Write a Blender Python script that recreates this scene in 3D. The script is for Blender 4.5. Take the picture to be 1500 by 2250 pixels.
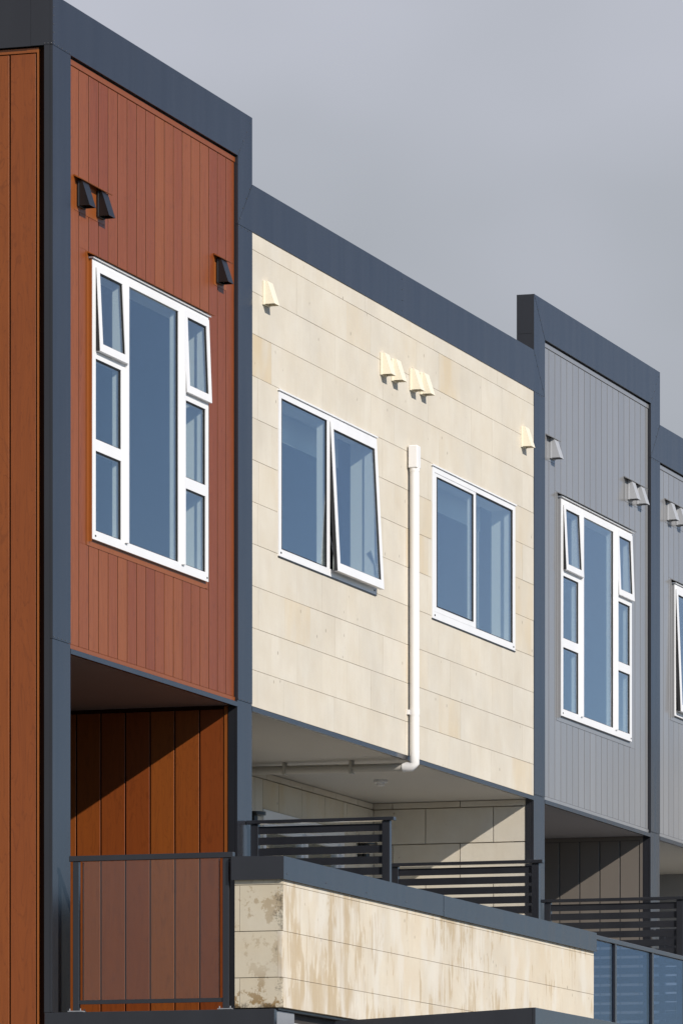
import bpy, bmesh, math, random
from mathutils import Vector
R = math.radians
rng = random.Random(7)
scene = bpy.context.scene
for o in list(bpy.data.objects):
    bpy.data.objects.remove(o)

# ------------------------------------------------------------------ camera
cam_d = bpy.data.cameras.new('camera')
cam = bpy.data.objects.new('camera', cam_d)
scene.collection.objects.link(cam)
cam.location = (-37.750, -14.318, 1.6)
cam.rotation_euler = (R(90), 0, R(-(90 - 17.8693)))
cam_d.sensor_fit = 'VERTICAL'
cam_d.sensor_height = 36.0
cam_d.sensor_width = 24.0
cam_d.lens = 200.0
cam_d.shift_y = 1775.0 / 2250.0
cam_d.clip_start = 0.5
cam_d.clip_end = 3000
scene.camera = cam

# ------------------------------------------------------------------ sun + sky
SUN = Vector((0.58, 1.0, -0.608)).normalized()          # direction the light travels
sun_el = math.asin(-SUN.z)
sun_d = bpy.data.lights.new('sun', 'SUN')
sun_d.energy = 4.6
sun_d.angle = R(0.53)
sun_d.color = (1.0, 0.93, 0.83)
sun = bpy.data.objects.new('sun', sun_d)
scene.collection.objects.link(sun)
sun.rotation_euler = SUN.to_track_quat('-Z', 'Y').to_euler()
sun.location = (-20, -30, 40)

world = bpy.data.worlds.new('World')
scene.world = world
world.use_nodes = True
wt = world.node_tree
wt.nodes.clear()
def wn(t, **k):
    n = wt.nodes.new(t)
    for a, b in k.items():
        setattr(n, a, b)
    return n
out = wn('ShaderNodeOutputWorld')
sky = wn('ShaderNodeTexSky')
sky.sky_type = 'NISHITA'
sky.sun_disc = False
sky.sun_elevation = sun_el
sky.sun_rotation = math.atan2(-SUN.x, -SUN.y)
sky.air_density = 0.65
sky.altitude = 1000
sky.dust_density = 0.0
sky.ozone_density = 2.2
bg_sky = wn('ShaderNodeBackground')
bg_sky.inputs['Strength'].default_value = 0.12
wt.links.new(sky.outputs[0], bg_sky.inputs['Color'])
tc = wn('ShaderNodeTexCoord')
sep = wn('ShaderNodeSeparateXYZ')
wt.links.new(tc.outputs['Generated'], sep.inputs[0])
nz = wn('ShaderNodeTexNoise')
nz.inputs['Scale'].default_value = 3.0
nz.inputs['Detail'].default_value = 4.0
nz.inputs['Roughness'].default_value = 0.5
nz.inputs['Distortion'].default_value = 0.3
wt.links.new(tc.outputs['Generated'], nz.inputs['Vector'])
def wmath(op, a, b=None, clamp=False):
    m = wn('ShaderNodeMath', operation=op)
    m.use_clamp = clamp
    for i, v in enumerate((a, b)):
        if v is None: continue
        if isinstance(v, (int, float)): m.inputs[i].default_value = v
        else: wt.links.new(v, m.inputs[i])
    return m.outputs[0]
# a broad bank of cloud standing behind the houses, breaking up to blue over the street side
bank = wmath('ADD', sep.outputs['Y'], wmath('MULTIPLY', wmath('SUBTRACT', nz.outputs['Fac'], 0.5), 0.8))
mr = wn('ShaderNodeMapRange', interpolation_type='SMOOTHSTEP')
wt.links.new(bank, mr.inputs['Value'])
mr.inputs['From Min'].default_value = -0.30
mr.inputs['From Max'].default_value = 0.16
mr.inputs['To Min'].default_value = 0.15
mr.inputs['To Max'].default_value = 1.0
nz2 = wn('ShaderNodeTexNoise')
nz2.inputs['Scale'].default_value = 8.0
nz2.inputs['Detail'].default_value = 3.0
nz2.inputs['Roughness'].default_value = 0.45
mapn = wn('ShaderNodeMapping')
mapn.inputs['Scale'].default_value = (1, 1, 1.7)
wt.links.new(tc.outputs['Generated'], mapn.inputs['Vector'])
wt.links.new(mapn.outputs[0], nz2.inputs['Vector'])
cr = wn('ShaderNodeValToRGB')
cr.color_ramp.elements[0].position = 0.10
cr.color_ramp.elements[0].color = (0.345, 0.375, 0.405, 1)
cr.color_ramp.elements[1].position = 0.95
cr.color_ramp.elements[1].color = (0.575, 0.592, 0.68, 1)
el = wn('ShaderNodeMapRange')
wt.links.new(sep.outputs['Z'], el.inputs['Value'])
el.inputs['From Min'].default_value = 0.10
el.inputs['From Max'].default_value = 0.25
cfac = wmath('ADD', wmath('MULTIPLY', el.outputs[0], 0.42), wmath('MULTIPLY', wmath('SUBTRACT', nz2.outputs['Fac'], 0.27), 1.25), True)
wt.links.new(cfac, cr.inputs['Fac'])
bg_cl = wn('ShaderNodeBackground')
bg_cl.inputs['Strength'].default_value = 1.0
wt.links.new(cr.outputs[0], bg_cl.inputs['Color'])
mx = wn('ShaderNodeMixShader')
wt.links.new(mr.outputs[0], mx.inputs[0])
wt.links.new(bg_sky.outputs[0], mx.inputs[1])
wt.links.new(bg_cl.outputs[0], mx.inputs[2])
wt.links.new(mx.outputs[0], out.inputs['Surface'])

vs = scene.view_settings
vs.view_transform = 'Standard'
vs.look = 'None'
vs.exposure = 0.0
vs.gamma = 1.0
vs.use_curve_mapping = False

# ------------------------------------------------------------------ materials
MATS = {}
class NT:
    def __init__(s, name):
        s.m = bpy.data.materials.new(name); s.m.use_nodes = True
        s.t = s.m.node_tree; s.t.nodes.clear()
        s.o = s.n('ShaderNodeOutputMaterial')
        MATS[name] = s.m
    def n(s, typ, props=None, **ins):
        nd = s.t.nodes.new(typ)
        for k, v in (props or {}).items(): setattr(nd, k, v)
        for k, v in ins.items():
            k = k.replace('_', ' ')
            if isinstance(v, bpy.types.NodeSocket): s.t.links.new(v, nd.inputs[k])
            else: nd.inputs[k].default_value = v
        return nd
    def l(s, a, b): s.t.links.new(a, b)
    def math(s, op, a, b=0.0, clamp=False):
        nd = s.n('ShaderNodeMath', {'operation': op, 'use_clamp': clamp})
        for i, v in enumerate((a, b)):
            if isinstance(v, bpy.types.NodeSocket): s.l(v, nd.inputs[i])
            else: nd.inputs[i].default_value = v
        return nd.outputs[0]
    def ramp(s, f, *st):
        nd = s.n('ShaderNodeValToRGB')
        e = nd.color_ramp.elements
        while len(e) < len(st): e.new(0.5)
        for i, (p, c) in enumerate(st):
            e[i].position = p
            e[i].color = (c, c, c, 1) if isinstance(c, (int, float)) else (*c, 1)
        s.l(f, nd.inputs['Fac'])
        return nd.outputs[0]
    def mix(s, f, a, b, mode='MIX'):
        nd = s.n('ShaderNodeMix', {'data_type': 'RGBA', 'blend_type': mode})
        for k, v in (('Factor', f), ('A', a), ('B', b)):
            i = {'Factor': 0, 'A': 6, 'B': 7}[k]
            if isinstance(v, bpy.types.NodeSocket): s.l(v, nd.inputs[i])
            elif isinstance(v, (int, float)): nd.inputs[i].default_value = v
            else: nd.inputs[i].default_value = (*v, 1)
        return nd.outputs[2]
    def coords(s, scale=(1, 1, 1), rand=0.0):
        tcn = s.n('ShaderNodeTexCoord')
        v = tcn.outputs['Object']
        if rand:
            oi = s.n('ShaderNodeObjectInfo')
            cmb = s.n('ShaderNodeCombineXYZ')
            a = s.math('MULTIPLY', oi.outputs['Random'], rand)
            for k in ('X', 'Y', 'Z'): s.l(a, cmb.inputs[k])
            add = s.n('ShaderNodeVectorMath', {'operation': 'ADD'})
            s.l(v, add.inputs[0]); s.l(cmb.outputs[0], add.inputs[1])
            v = add.outputs[0]
        mp = s.n('ShaderNodeMapping', Scale=scale)
        s.l(v, mp.inputs['Vector'])
        return mp.outputs[0]
    def world_coords(s, scale=(1, 1, 1)):
        g = s.n('ShaderNodeNewGeometry')
        mp = s.n('ShaderNodeMapping', Scale=scale)
        s.l(g.outputs['Position'], mp.inputs['Vector'])
        return mp.outputs[0]
    def noise(s, v, scale, detail=3.0, rough=0.5, dist=0.0):
        nd = s.n('ShaderNodeTexNoise', Scale=scale, Detail=detail, Roughness=rough, Distortion=dist)
        s.l(v, nd.inputs['Vector'])
        return nd.outputs['Fac']
    def rnd(s): return s.n('ShaderNodeObjectInfo').outputs['Random']
    def bump(s, h, strength=0.2, dist=0.01):
        return s.n('ShaderNodeBump', Strength=strength, Distance=dist, Height=h).outputs[0]
    def bsdf(s, color, rough=0.5, normal=None, spec=0.5, ior=1.5, metal=0.0):
        p = s.n('ShaderNodeBsdfPrincipled')
        for k, v in (('Base Color', color), ('Roughness', rough), ('IOR', ior), ('Metallic', metal), ('Specular IOR Level', spec)):
            if isinstance(v, bpy.types.NodeSocket): s.l(v, p.inputs[k])
            elif isinstance(v, (tuple, list)): p.inputs[k].default_value = (*v, 1)
            else: p.inputs[k].default_value = v
        if normal is not None: s.l(normal, p.inputs['Normal'])
        s.l(p.outputs[0], s.o.inputs['Surface'])
        return p

def mat_metal(name, col, rough=0.20, amp=0.05, var=0.12):
    t = NT(name)
    n1 = t.noise(t.world_coords((2.0, 2.0, 0.16)), 2.4, 1.5)
    n2 = t.noise(t.world_coords((1.4, 1.4, 0.35)), 2.6, 3.0, 0.5)
    c = t.mix(t.ramp(n2, (0.3, 0.0), (0.7, 1.0)), tuple(x * (1 - var) for x in col), tuple(x * (1 + var) for x in col))
    r = t.math('ADD', t.math('MULTIPLY', n2, 0.10), rough - 0.05)
    t.bsdf(c, r, t.bump(n1, amp, 0.05) if amp else None)
mat_metal('dark_metal', (0.023, 0.0245, 0.030))
mat_metal('black_metal', (0.010, 0.010, 0.011), 0.3)
mat_metal('white_metal', (0.80, 0.80, 0.81), 0.35, 0.0, 0.02)
mat_metal('grey_metal', (0.24, 0.25, 0.27), 0.32, 0.0, 0.05)
mat_metal('vent_grey', (0.42, 0.43, 0.45), 0.35, 0.0, 0.04)
mat_metal('fixing', (0.10, 0.105, 0.115), 0.3, 0.0, 0.04)
mat_metal('cream_metal', (0.84, 0.775, 0.62), 0.4, 0.0, 0.03)
mat_metal('white_plastic', (0.80, 0.785, 0.775), 0.34, 0.0, 0.02)
mat_metal('rubber', (0.008, 0.008, 0.009), 0.6, 0.0)

def mat_wood(name, a, b, dark, rough=0.40):
    t = NT(name)
    v = t.coords((1, 1, 0.07), 37.0)
    n = t.noise(v, 34.0, 5.0, 0.62, 0.6)
    v2 = t.coords((1, 1, 0.16), 53.0)
    n2 = t.noise(v2, 7.0, 3.0, 0.5, 1.2)
    ring = t.math('FRACT', t.math('MULTIPLY', n2, 9.0))
    ring = t.math('ABSOLUTE', t.math('SUBTRACT', ring, 0.5))
    ring = t.ramp(ring, (0.0, 1.0), (0.12, 0.0))
    c = t.mix(n, a, b)
    c = t.mix(t.math('MULTIPLY', ring, 0.28), c, dark)
    hs = t.n('ShaderNodeHueSaturation')
    r = t.rnd()
    t.l(t.math('ADD', t.math('MULTIPLY', r, 0.24), 0.88), hs.inputs['Value'])
    t.l(t.math('ADD', t.math('MULTIPLY', r, 0.008), 0.496), hs.inputs['Hue'])
    t.l(c, hs.inputs['Color'])
    t.bsdf(hs.outputs[0], t.math('ADD', t.math('MULTIPLY', n, 0.14), rough - 0.05), t.bump(n, 0.06, 0.004), spec=0.45)
mat_wood('timber', (0.270, 0.069, 0.012), (0.180, 0.042, 0.0075), (0.080, 0.018, 0.004))
mat_wood('timber_trim', (0.27, 0.076, 0.014), (0.23, 0.062, 0.011), (0.15, 0.04, 0.014))

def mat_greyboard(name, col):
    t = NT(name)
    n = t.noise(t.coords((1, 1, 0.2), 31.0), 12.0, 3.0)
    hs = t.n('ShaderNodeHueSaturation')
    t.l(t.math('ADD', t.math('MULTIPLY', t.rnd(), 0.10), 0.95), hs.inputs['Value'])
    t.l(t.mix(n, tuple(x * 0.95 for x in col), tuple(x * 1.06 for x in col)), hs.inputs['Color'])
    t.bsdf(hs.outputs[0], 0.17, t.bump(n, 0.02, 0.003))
mat_greyboard('grey_board', (0.235, 0.236, 0.243))
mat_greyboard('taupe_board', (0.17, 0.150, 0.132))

def mat_stone(name, a, b, tan, streak=0.0, mould=False):
    t = NT(name)
    w = t.world_coords()
    oi = t.n('ShaderNodeObjectInfo')
    big = t.noise(t.coords((1, 1, 1), 41.0), 2.6, 4.0, 0.55)
    fine = t.noise(w, 38.0, 4.0, 0.6)
    vert = t.noise(t.world_coords((6, 6, 0.6)), 3.0, 4.0, 0.6, 0.4)
    c = t.mix(t.ramp(big, (0.3, 0.0), (0.7, 1.0)), a, b)
    c = t.mix(t.math('MULTIPLY', t.ramp(vert, (0.45, 0.0), (0.75, 1.0)), 0.13), c, tuple(x * 0.80 for x in a))
    # each block of its own tone; the object colour holds how tan the block is
    hs = t.n('ShaderNodeHueSaturation')
    t.l(t.math('ADD', t.math('MULTIPLY', oi.outputs['Random'], 0.045), 0.98), hs.inputs['Value'])
    sp = t.n('ShaderNodeSeparateColor'); t.l(oi.outputs['Color'], sp.inputs[0])
    patch = t.ramp(t.noise(t.coords((1.6, 1, 0.6), 77.0), 2.0, 3.0), (0.42, 0.25), (0.62, 1.0))
    c = t.mix(t.math('MULTIPLY', sp.outputs['Red'], patch), c, tan)
    t.l(c, hs.inputs['Color']); c = hs.outputs[0]
    # small pits
    vo = t.n('ShaderNodeTexVoronoi', Scale=9.0); t.l(t.coords((1, 1, 0.75), 19.0), vo.inputs['Vector'])
    keep = t.ramp(t.noise(t.coords((1, 1, 1), 23.0), 6.0, 2.0), (0.54, 0.0), (0.58, 1.0))
    pit = t.math('MULTIPLY', t.ramp(vo.outputs['Distance'], (0.07, 1.0), (0.13, 0.0)), keep)
    c = t.mix(t.math('MULTIPLY', pit, 0.7), c, (0.20, 0.16, 0.11))
    c = t.mix(t.math('MULTIPLY', fine, 0.16), c, tuple(x * 0.72 for x in a))
    mot = t.ramp(t.noise(t.world_coords((1.0, 1.0, 0.55)), 6.5, 5.0, 0.7, 0.6), (0.40, 0.0), (0.72, 1.0))
    c = t.mix(t.math('MULTIPLY', mot, 0.20), c, (0.53, 0.45, 0.34))
    gw = t.ramp(t.noise(t.world_coords((1.0, 1.0, 1.2)), 0.9, 4.0, 0.6), (0.44, 0.0), (0.66, 1.0))
    c = t.mix(t.math('MULTIPLY', gw, 0.36), c, (0.48, 0.45, 0.40))
    if streak:
        z = t.n('ShaderNodeSeparateXYZ'); t.l(t.world_coords(), z.inputs[0])
        s1 = t.noise(t.world_coords((5.5, 5.5, 1.15)), 2.2, 6.0, 0.64, 0.7)
        s2 = t.noise(t.world_coords((1.0, 1.0, 1.1)), 1.5, 3.0)
        s3 = t.noise(t.world_coords((14, 14, 0.7)), 2.0, 4.0, 0.6)          # fine drip lines
        fade = t.ramp(t.math('DIVIDE', z.outputs['X'], 8.3), (0.0, 1.0), (0.45, 0.55), (1.0, 0.0))
        low = t.ramp(t.math('SUBTRACT', z.outputs['Z'], 3.78), (0.1, 1.0), (0.62, 0.0))
        val = t.math('ADD', t.math('MULTIPLY', s1, 0.62), t.math('MULTIPLY', s2, 0.40))
        val = t.math('ADD', val, t.math('MULTIPLY', s3, 0.12))
        val = t.math('ADD', val, t.math('MULTIPLY', fade, 0.055))
        val = t.math('ADD', val, t.math('MULTIPLY', t.math('MULTIPLY', low, fade), 0.045))
        st = t.ramp(val, (0.630, 0.0), (0.648, 0.75), (0.72, 1.0))
        c = t.mix(t.math('MULTIPLY', st, streak), c, (0.42, 0.305, 0.165))
        wh = t.ramp(t.noise(t.world_coords((2.5, 2.5, 0.9)), 1.9, 4.0), (0.50, 0.0), (0.60, 1.0))
        c = t.mix(t.math('MULTIPLY', wh, 0.45), c, (0.70, 0.67, 0.61))
    if mould:
        ob = t.n('ShaderNodeSeparateXYZ'); t.l(t.world_coords(), ob.inputs[0])
        blot = t.noise(t.world_coords((1, 1, 0.9)), 7.5, 5.0, 0.7)
        bl = t.ramp(blot, (0.52, 0.0), (0.56, 1.0))
        low = t.ramp(t.math('SUBTRACT', ob.outputs['Z'], 3.75), (0.05, 1.0), (0.32, 0.25), (0.9, 0.55))
        c = t.mix(t.math('MULTIPLY', bl, low), c, (0.27, 0.175, 0.075))
        edge = t.math('ADD', t.math('MULTIPLY', t.noise(w, 60.0, 5.0, 0.75), 0.13), t.math('MULTIPLY', t.noise(w, 11.0, 3.0), 0.10))
        dist = t.math('ADD', ob.outputs['Y'], 1.70)                      # metres from the weathered arris
        mo = t.math('SUBTRACT', edge, t.math('ADD', t.math('MULTIPLY', dist, 0.42), 0.102))
        c = t.mix(t.math('MULTIPLY', t.ramp(mo, (0.0, 0.0), (0.035, 1.0)), 0.85), c, (0.055, 0.05, 0.037))
        bot = t.math('SUBTRACT', edge, t.math('ADD', t.math('MULTIPLY', t.math('SUBTRACT', ob.outputs['Z'], 3.79), 0.75), 0.095))
        c = t.mix(t.math('MULTIPLY', t.ramp(bot, (0.0, 0.0), (0.04, 1.0)), 0.9), c, (0.05, 0.04, 0.028))
    h = t.math('SUBTRACT', t.math('ADD', fine, t.math('MULTIPLY', big, 0.6)), pit)
    t.bsdf(c, 0.72, t.bump(h, 0.22, 0.004), spec=0.3)
mat_stone('limestone', (0.625, 0.565, 0.465), (0.675, 0.63, 0.545), (0.61, 0.495, 0.33))
mat_stone('limestone_wet', (0.66, 0.57, 0.44), (0.70, 0.635, 0.52), (0.55, 0.42, 0.26), streak=0.6)
mat_stone('limestone_end', (0.60, 0.52, 0.38), (0.65, 0.59, 0.47), (0.50, 0.37, 0.20), mould=True)
def flat(name, col, rough=0.6, sc=8.0, var=0.08, spec=0.5):
    t = NT(name)
    n = t.noise(t.world_coords(), sc, 4.0, 0.55)
    t.bsdf(t.mix(n, tuple(x * (1 - var) for x in col), tuple(min(1, x * (1 + var)) for x in col)), rough, t.bump(n, 0.05, 0.004), spec=spec)
flat('mortar', (0.44, 0.36, 0.27), 0.9)
flat('groove', (0.030, 0.009, 0.004), 0.8, spec=0.1)
flat('groove_grey', (0.075, 0.072, 0.07), 0.8, spec=0.1)
flat('soffit_paint', (0.46, 0.44, 0.40), 0.55, 2.0, 0.04)
flat('soffit_grey', (0.36, 0.34, 0.335), 0.5, 2.0, 0.04)
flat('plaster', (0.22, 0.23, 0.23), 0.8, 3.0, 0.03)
flat('lining', (0.80, 0.79, 0.76), 0.5, 3.0, 0.03)
flat('carpet', (0.16, 0.15, 0.14), 0.95, 30.0, 0.1)
flat('deck_dark', (0.035, 0.030, 0.028), 0.7, 6.0, 0.1)
flat('deck_tile', (0.33, 0.32, 0.30), 0.6, 6.0, 0.1)
flat('roof_sheet', (0.06, 0.065, 0.075), 0.5, 4.0, 0.1)
flat('asphalt', (0.085, 0.085, 0.088), 0.9, 20.0, 0.2)
flat('paving', (0.30, 0.285, 0.26), 0.85, 9.0, 0.12)
flat('ground_mix', (0.15, 0.145, 0.11), 0.95, 0.4, 0.25)
flat('cord', (0.6, 0.6, 0.58), 0.5)
flat('blind_fabric', (0.62, 0.63, 0.60), 0.9, 40.0, 0.04)
flat('render_tan', (0.42, 0.35, 0.26), 0.85, 2.0, 0.08)

def mat_glass(name, k, tint, rough=0.0, wave=True):
    t = NT(name)
    lw = t.n('ShaderNodeLayerWeight', Blend=0.5)
    f5 = t.math('POWER', lw.outputs['Facing'], 5.0)
    f = t.math('MULTIPLY', t.math('ADD', t.math('MULTIPLY', f5, 0.96), 0.04), k, True)
    n = t.noise(t.world_coords((1, 1, 0.6)), 1.4, 2.0)
    g = t.n('ShaderNodeBsdfGlossy', Roughness=rough, Color=(0.93, 0.97, 1.0, 1))
    if wave: t.l(t.bump(n, 0.02, 0.02), g.inputs['Normal'])
    tr = t.n('ShaderNodeBsdfTransparent', Color=(*tint, 1))
    mxn = t.n('ShaderNodeMixShader')
    t.l(f, mxn.inputs[0]); t.l(tr.outputs[0], mxn.inputs[1]); t.l(g.outputs[0], mxn.inputs[2])
    t.l(mxn.outputs[0], t.o.inputs['Surface'])
mat_glass('window_glass', 1.7, (0.92, 0.96, 0.95))
mat_glass('rail_glass', 1.0, (0.90, 0.95, 0.93), wave=False)
mat_glass('rail_glass_tinted', 0.62, (0.62, 0.73, 0.90), wave=False)

# ------------------------------------------------------------------ builders
COL = scene.collection
WL = {}                                  # world location of every object
MESH = {}
def link(o, loc, parent):
    COL.objects.link(o)
    loc = Vector(loc)
    WL[o.name] = loc
    if parent is not None:
        o.parent = parent
        o.location = loc - WL[parent.name]
    else:
        o.location = loc
    return o
def thing(name, loc, label, cat, group=None, kind=None):
    o = bpy.data.objects.new(name, None)
    o.empty_display_size = 0.3
    link(o, loc, None)
    tag(o, label, cat, group, kind)
    return o
def tag(o, label=None, cat=None, group=None, kind=None):
    for k, v in (('label', label), ('category', cat), ('group', group), ('kind', kind)):
        if v: o[k] = v
    return o
FACES = [(0, 3, 2, 1), (4, 5, 6, 7), (0, 1, 5, 4), (1, 2, 6, 5), (2, 3, 7, 6), (3, 0, 4, 7)]
def bverts(x0, x1, y0, y1, z0, z1):
    return [(x0, y0, z0), (x1, y0, z0), (x1, y1, z0), (x0, y1, z0), (x0, y0, z1), (x1, y0, z1), (x1, y1, z1), (x0, y1, z1)]
def box(name, x0, x1, y0, y1, z0, z1, mat, parent=None, bevel=0.0):
    x0, x1 = min(x0, x1), max(x0, x1); y0, y1 = min(y0, y1), max(y0, y1); z0, z1 = min(z0, z1), max(z0, z1)
    d = (round(x1 - x0, 4), round(y1 - y0, 4), round(z1 - z0, 4))
    key = (d, mat, bevel)
    me = MESH.get(key)
    if me is None:
        me = bpy.data.meshes.new(name)
        hx, hy, hz = (v / 2 for v in d)
        if bevel:
            bm = bmesh.new()
            vs_ = [bm.verts.new(v) for v in bverts(-hx, hx, -hy, hy, -hz, hz)]
            for f in FACES: bm.faces.new([vs_[i] for i in f])
            bmesh.ops.bevel(bm, geom=list(bm.edges), offset=bevel, segments=1, affect='EDGES')
            bm.to_mesh(me); bm.free()
        else:
            me.from_pydata(bverts(-hx, hx, -hy, hy, -hz, hz), [], FACES)
        me.materials.append(MATS[mat])
        MESH[key] = me
    o = bpy.data.objects.new(name, me)
    return link(o, ((x0 + x1) / 2, (y0 + y1) / 2, (z0 + z1) / 2), parent)
def boxes(name, lst, mat, parent=None):
    """several boxes that are one piece (a frame ring, a wall round its openings)"""
    v, f = [], []
    for b in lst:
        k = len(v); v += bverts(*b); f += [tuple(i + k for i in q) for q in FACES]
    c = Vector(v[0])
    me = bpy.data.meshes.new(name)
    me.from_pydata([Vector(p) - c for p in v], [], f)
    me.materials.append(MATS[mat])
    return link(bpy.data.objects.new(name, me), c, parent)
def prism_y(name, pts, y0, y1, mat, parent=None):
    """polygon in X-Z (counter-clockwise seen from the street), extruded from y0 (front) to y1"""
    n = len(pts)
    c = Vector((pts[0][0], y0, pts[0][1]))
    v = [Vector((x, y0, z)) - c for x, z in pts] + [Vector((x, y1, z)) - c for x, z in pts]
    f = [tuple(range(n)), tuple(reversed(range(n, 2 * n)))]
    f += [((i + 1) % n, i, i + n, (i + 1) % n + n) for i in range(n)]
    me = bpy.data.meshes.new(name); me.from_pydata(v, [], f); me.materials.append(MATS[mat])
    return link(bpy.data.objects.new(name, me), c, parent)
def prism_x(name, pts, x0, x1, mat, parent=None):
    n = len(pts)
    c = Vector((x0, pts[0][0], pts[0][1]))
    v = [Vector((x0, y, z)) - c for y, z in pts] + [Vector((x1, y, z)) - c for y, z in pts]
    f = [tuple(range(n)), tuple(reversed(range(n, 2 * n)))] + [((i + 1) % n, i, i + n, (i + 1) % n + n) for i in range(n)]
    me = bpy.data.meshes.new(name); me.from_pydata(v, [], f); me.materials.append(MATS[mat])
    bm = bmesh.new(); bm.from_mesh(me); bmesh.ops.recalc_face_normals(bm, faces=list(bm.faces)); bm.to_mesh(me); bm.free()
    return link(bpy.data.objects.new(name, me), c, parent)
def tube(name, pts, rad, mat, parent=None, seg=16, cap=True):
    pts = [Vector(p) for p in pts]; c = pts[0]
    bm = bmesh.new(); rings = []
    for i, p in enumerate(pts):
        d = (pts[min(i + 1, len(pts) - 1)] - pts[max(i - 1, 0)]).normalized()
        u = d.orthogonal().normalized() if i == 0 else (u0 - d * u0.dot(d)).normalized()
        u0 = u; w = d.cross(u)
        rings.append([bm.verts.new(p - c + (u * math.cos(2 * math.pi * k / seg) + w * math.sin(2 * math.pi * k / seg)) * rad) for k in range(seg)])
    for a, b in zip(rings, rings[1:]):
        for k in range(seg): bm.faces.new((a[k], a[(k + 1) % seg], b[(k + 1) % seg], b[k]))
    for f in bm.faces: f.smooth = True
    if cap:
        for rg in (rings[0], rings[-1]):               # caps on vertices of their own keep the sides smooth
            bm.faces.new([bm.verts.new(q.co) for q in rg])
    bmesh.ops.recalc_face_normals(bm, faces=list(bm.faces))
    me = bpy.data.meshes.new(name); bm.to_mesh(me); bm.free(); me.materials.append(MATS[mat])
    return link(bpy.data.objects.new(name, me), c, parent)
def holed(x0, x1, z0, z1, y0, y1, holes):
    xs = sorted({x0, x1, *[h[0] for h in holes], *[h[1] for h in holes]})
    zs = sorted({z0, z1, *[h[2] for h in holes], *[h[3] for h in holes]})
    L = []
    for a, b in zip(xs, xs[1:]):
        col = []
        for c, d in zip(zs, zs[1:]):
            mx_, mz_ = (a + b) / 2, (c + d) / 2
            if any(h[0] < mx_ < h[1] and h[2] < mz_ < h[3] for h in holes): continue
            if col and abs(col[-1][1] - c) < 1e-6: col[-1][1] = d
            else: col.append([c, d])
        L += [(a, b, y0, y1, c, d) for c, d in col]
    return L
def ring(x0, x1, z0, z1, y0, y1, l, r, b, t):
    return [(x0, x0 + l, y0, y1, z0, z1), (x1 - r, x1, y0, y1, z0, z1), (x0 + l, x1 - r, y0, y1, z0, z0 + b), (x0 + l, x1 - r, y0, y1, z1 - t, z1)]
RIV = None
def rivet(p, axis, parent):
    global RIV
    if RIV is None:
        bm = bmesh.new(); bmesh.ops.create_icosphere(bm, subdivisions=1, radius=0.0042)
        RIV = bpy.data.meshes.new('rivet'); bm.to_mesh(RIV); bm.free(); RIV.materials.append(MATS['fixing'])
    return link(bpy.data.objects.new('rivet', RIV), p, parent)

# ------------------------------------------------------------------ the setting
def structure(o): o['kind'] = 'structure'; return o
def sheet(name, x0, x1, y0, y1, z, mat):
    me = bpy.data.meshes.new(name)
    me.from_pydata([(x0, y0, 0), (x1, y0, 0), (x1, y1, 0), (x0, y1, 0)], [], [(0, 1, 2, 3)])
    me.materials.append(MATS[mat])
    return structure(link(bpy.data.objects.new(name, me), (0, 0, z), None))
sheet('ground', -1500, 1500, -1500, 1500, 0.0, 'ground_mix')
sheet('road', -300, 94, -15.0, -7.0, 0.004, 'asphalt')
structure(box('pavement', -300, 94, -7.0, -3.6, 0.0, 0.12, 'paving'))

# ------------------------------------------------------------------ house shells
Z_SOF, Z_FLOOR, Y_BACK = 6.375, 3.78, 1.541
YC = 0.030                        # face of the board cladding
WH_Z0, WH_Z1 = 6.40, 10.12
h1 = thing('townhouse', (2.2, 0, 0), 'end townhouse clad in red-brown timber boards inside a dark metal frame', 'townhouse', 'row of townhouses')
h2 = thing('townhouse', (8.4, 0, 0), 'wide cream limestone townhouse with two white windows and a downpipe', 'townhouse', 'row of townhouses')
h3 = thing('townhouse', (14.7, 0, 0), 'tall grey-boarded townhouse with one tall white window beyond the limestone one', 'townhouse', 'row of townhouses')
h4 = thing('townhouse', (19, 0, 0), 'grey-boarded low townhouse cut off by the right edge of the photo', 'townhouse', 'row of townhouses')

# openings in the upper front walls: x0, x1, z0, z1
W1 = (0.808, 3.352, 7.243, 9.266)
W2 = (5.038, 7.592, 7.660, 8.968)
W3 = (9.208, 11.770, 7.658, 8.968)
W4 = (13.316, 15.880, 7.232, 9.262)
W5 = (17.524, 20.070, 7.656, 8.975)
def shell(h, x0, x1, holes, y_front, ztop, roof_z, inner):
    """upper-floor walls, room inside, soffit, back wall of the balcony recess and ground-floor wall"""
    boxes('upper_wall', holed(x0, x1, Z_SOF + 0.03, ztop, y_front, 0.20, [(a + .02, b - .02, c + .02, d - .02) for a, b, c, d in holes]), 'mortar' if h is h2 else ('groove' if h is h1 else 'groove_grey'), h)
    for (a, b, c, d) in holes:
        boxes('window_lining', ring(a + .021, b - .021, c + .021, d - .021, 0.07, 0.205, .03, .03, .03, .03), 'lining', h)
    for (a, b) in inner:                                   # rooms
        boxes('room', [(a, b, 3.8, 3.9, 6.6, 9.7), (a - .1, a, .205, 3.9, 6.6, 9.7), (a, b, .205, 3.8, 9.6, 9.7)]
              + holed(a, b, 6.6, 9.6, 0.205, 0.235, [(q[0] + .02, q[1] - .02, q[2] + .02, q[3] - .02) for q in holes]), 'plaster', h)
        box('room_wall', b, b + .1, .205, 3.9, 6.6, 9.7, 'plaster', h)
        box('room_floor', a, b, .24, 3.8, 6.58, 6.64, 'carpet', h)
    box('roof', x0 + .02, x1 - .02, 0.20, 10.0, roof_z - 0.15, roof_z, 'roof_sheet', h)
shell(h1, 0.363, 4.047, [W1], YC + .0035, 10.60, 10.30, [(0.45, 3.95)])
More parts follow.
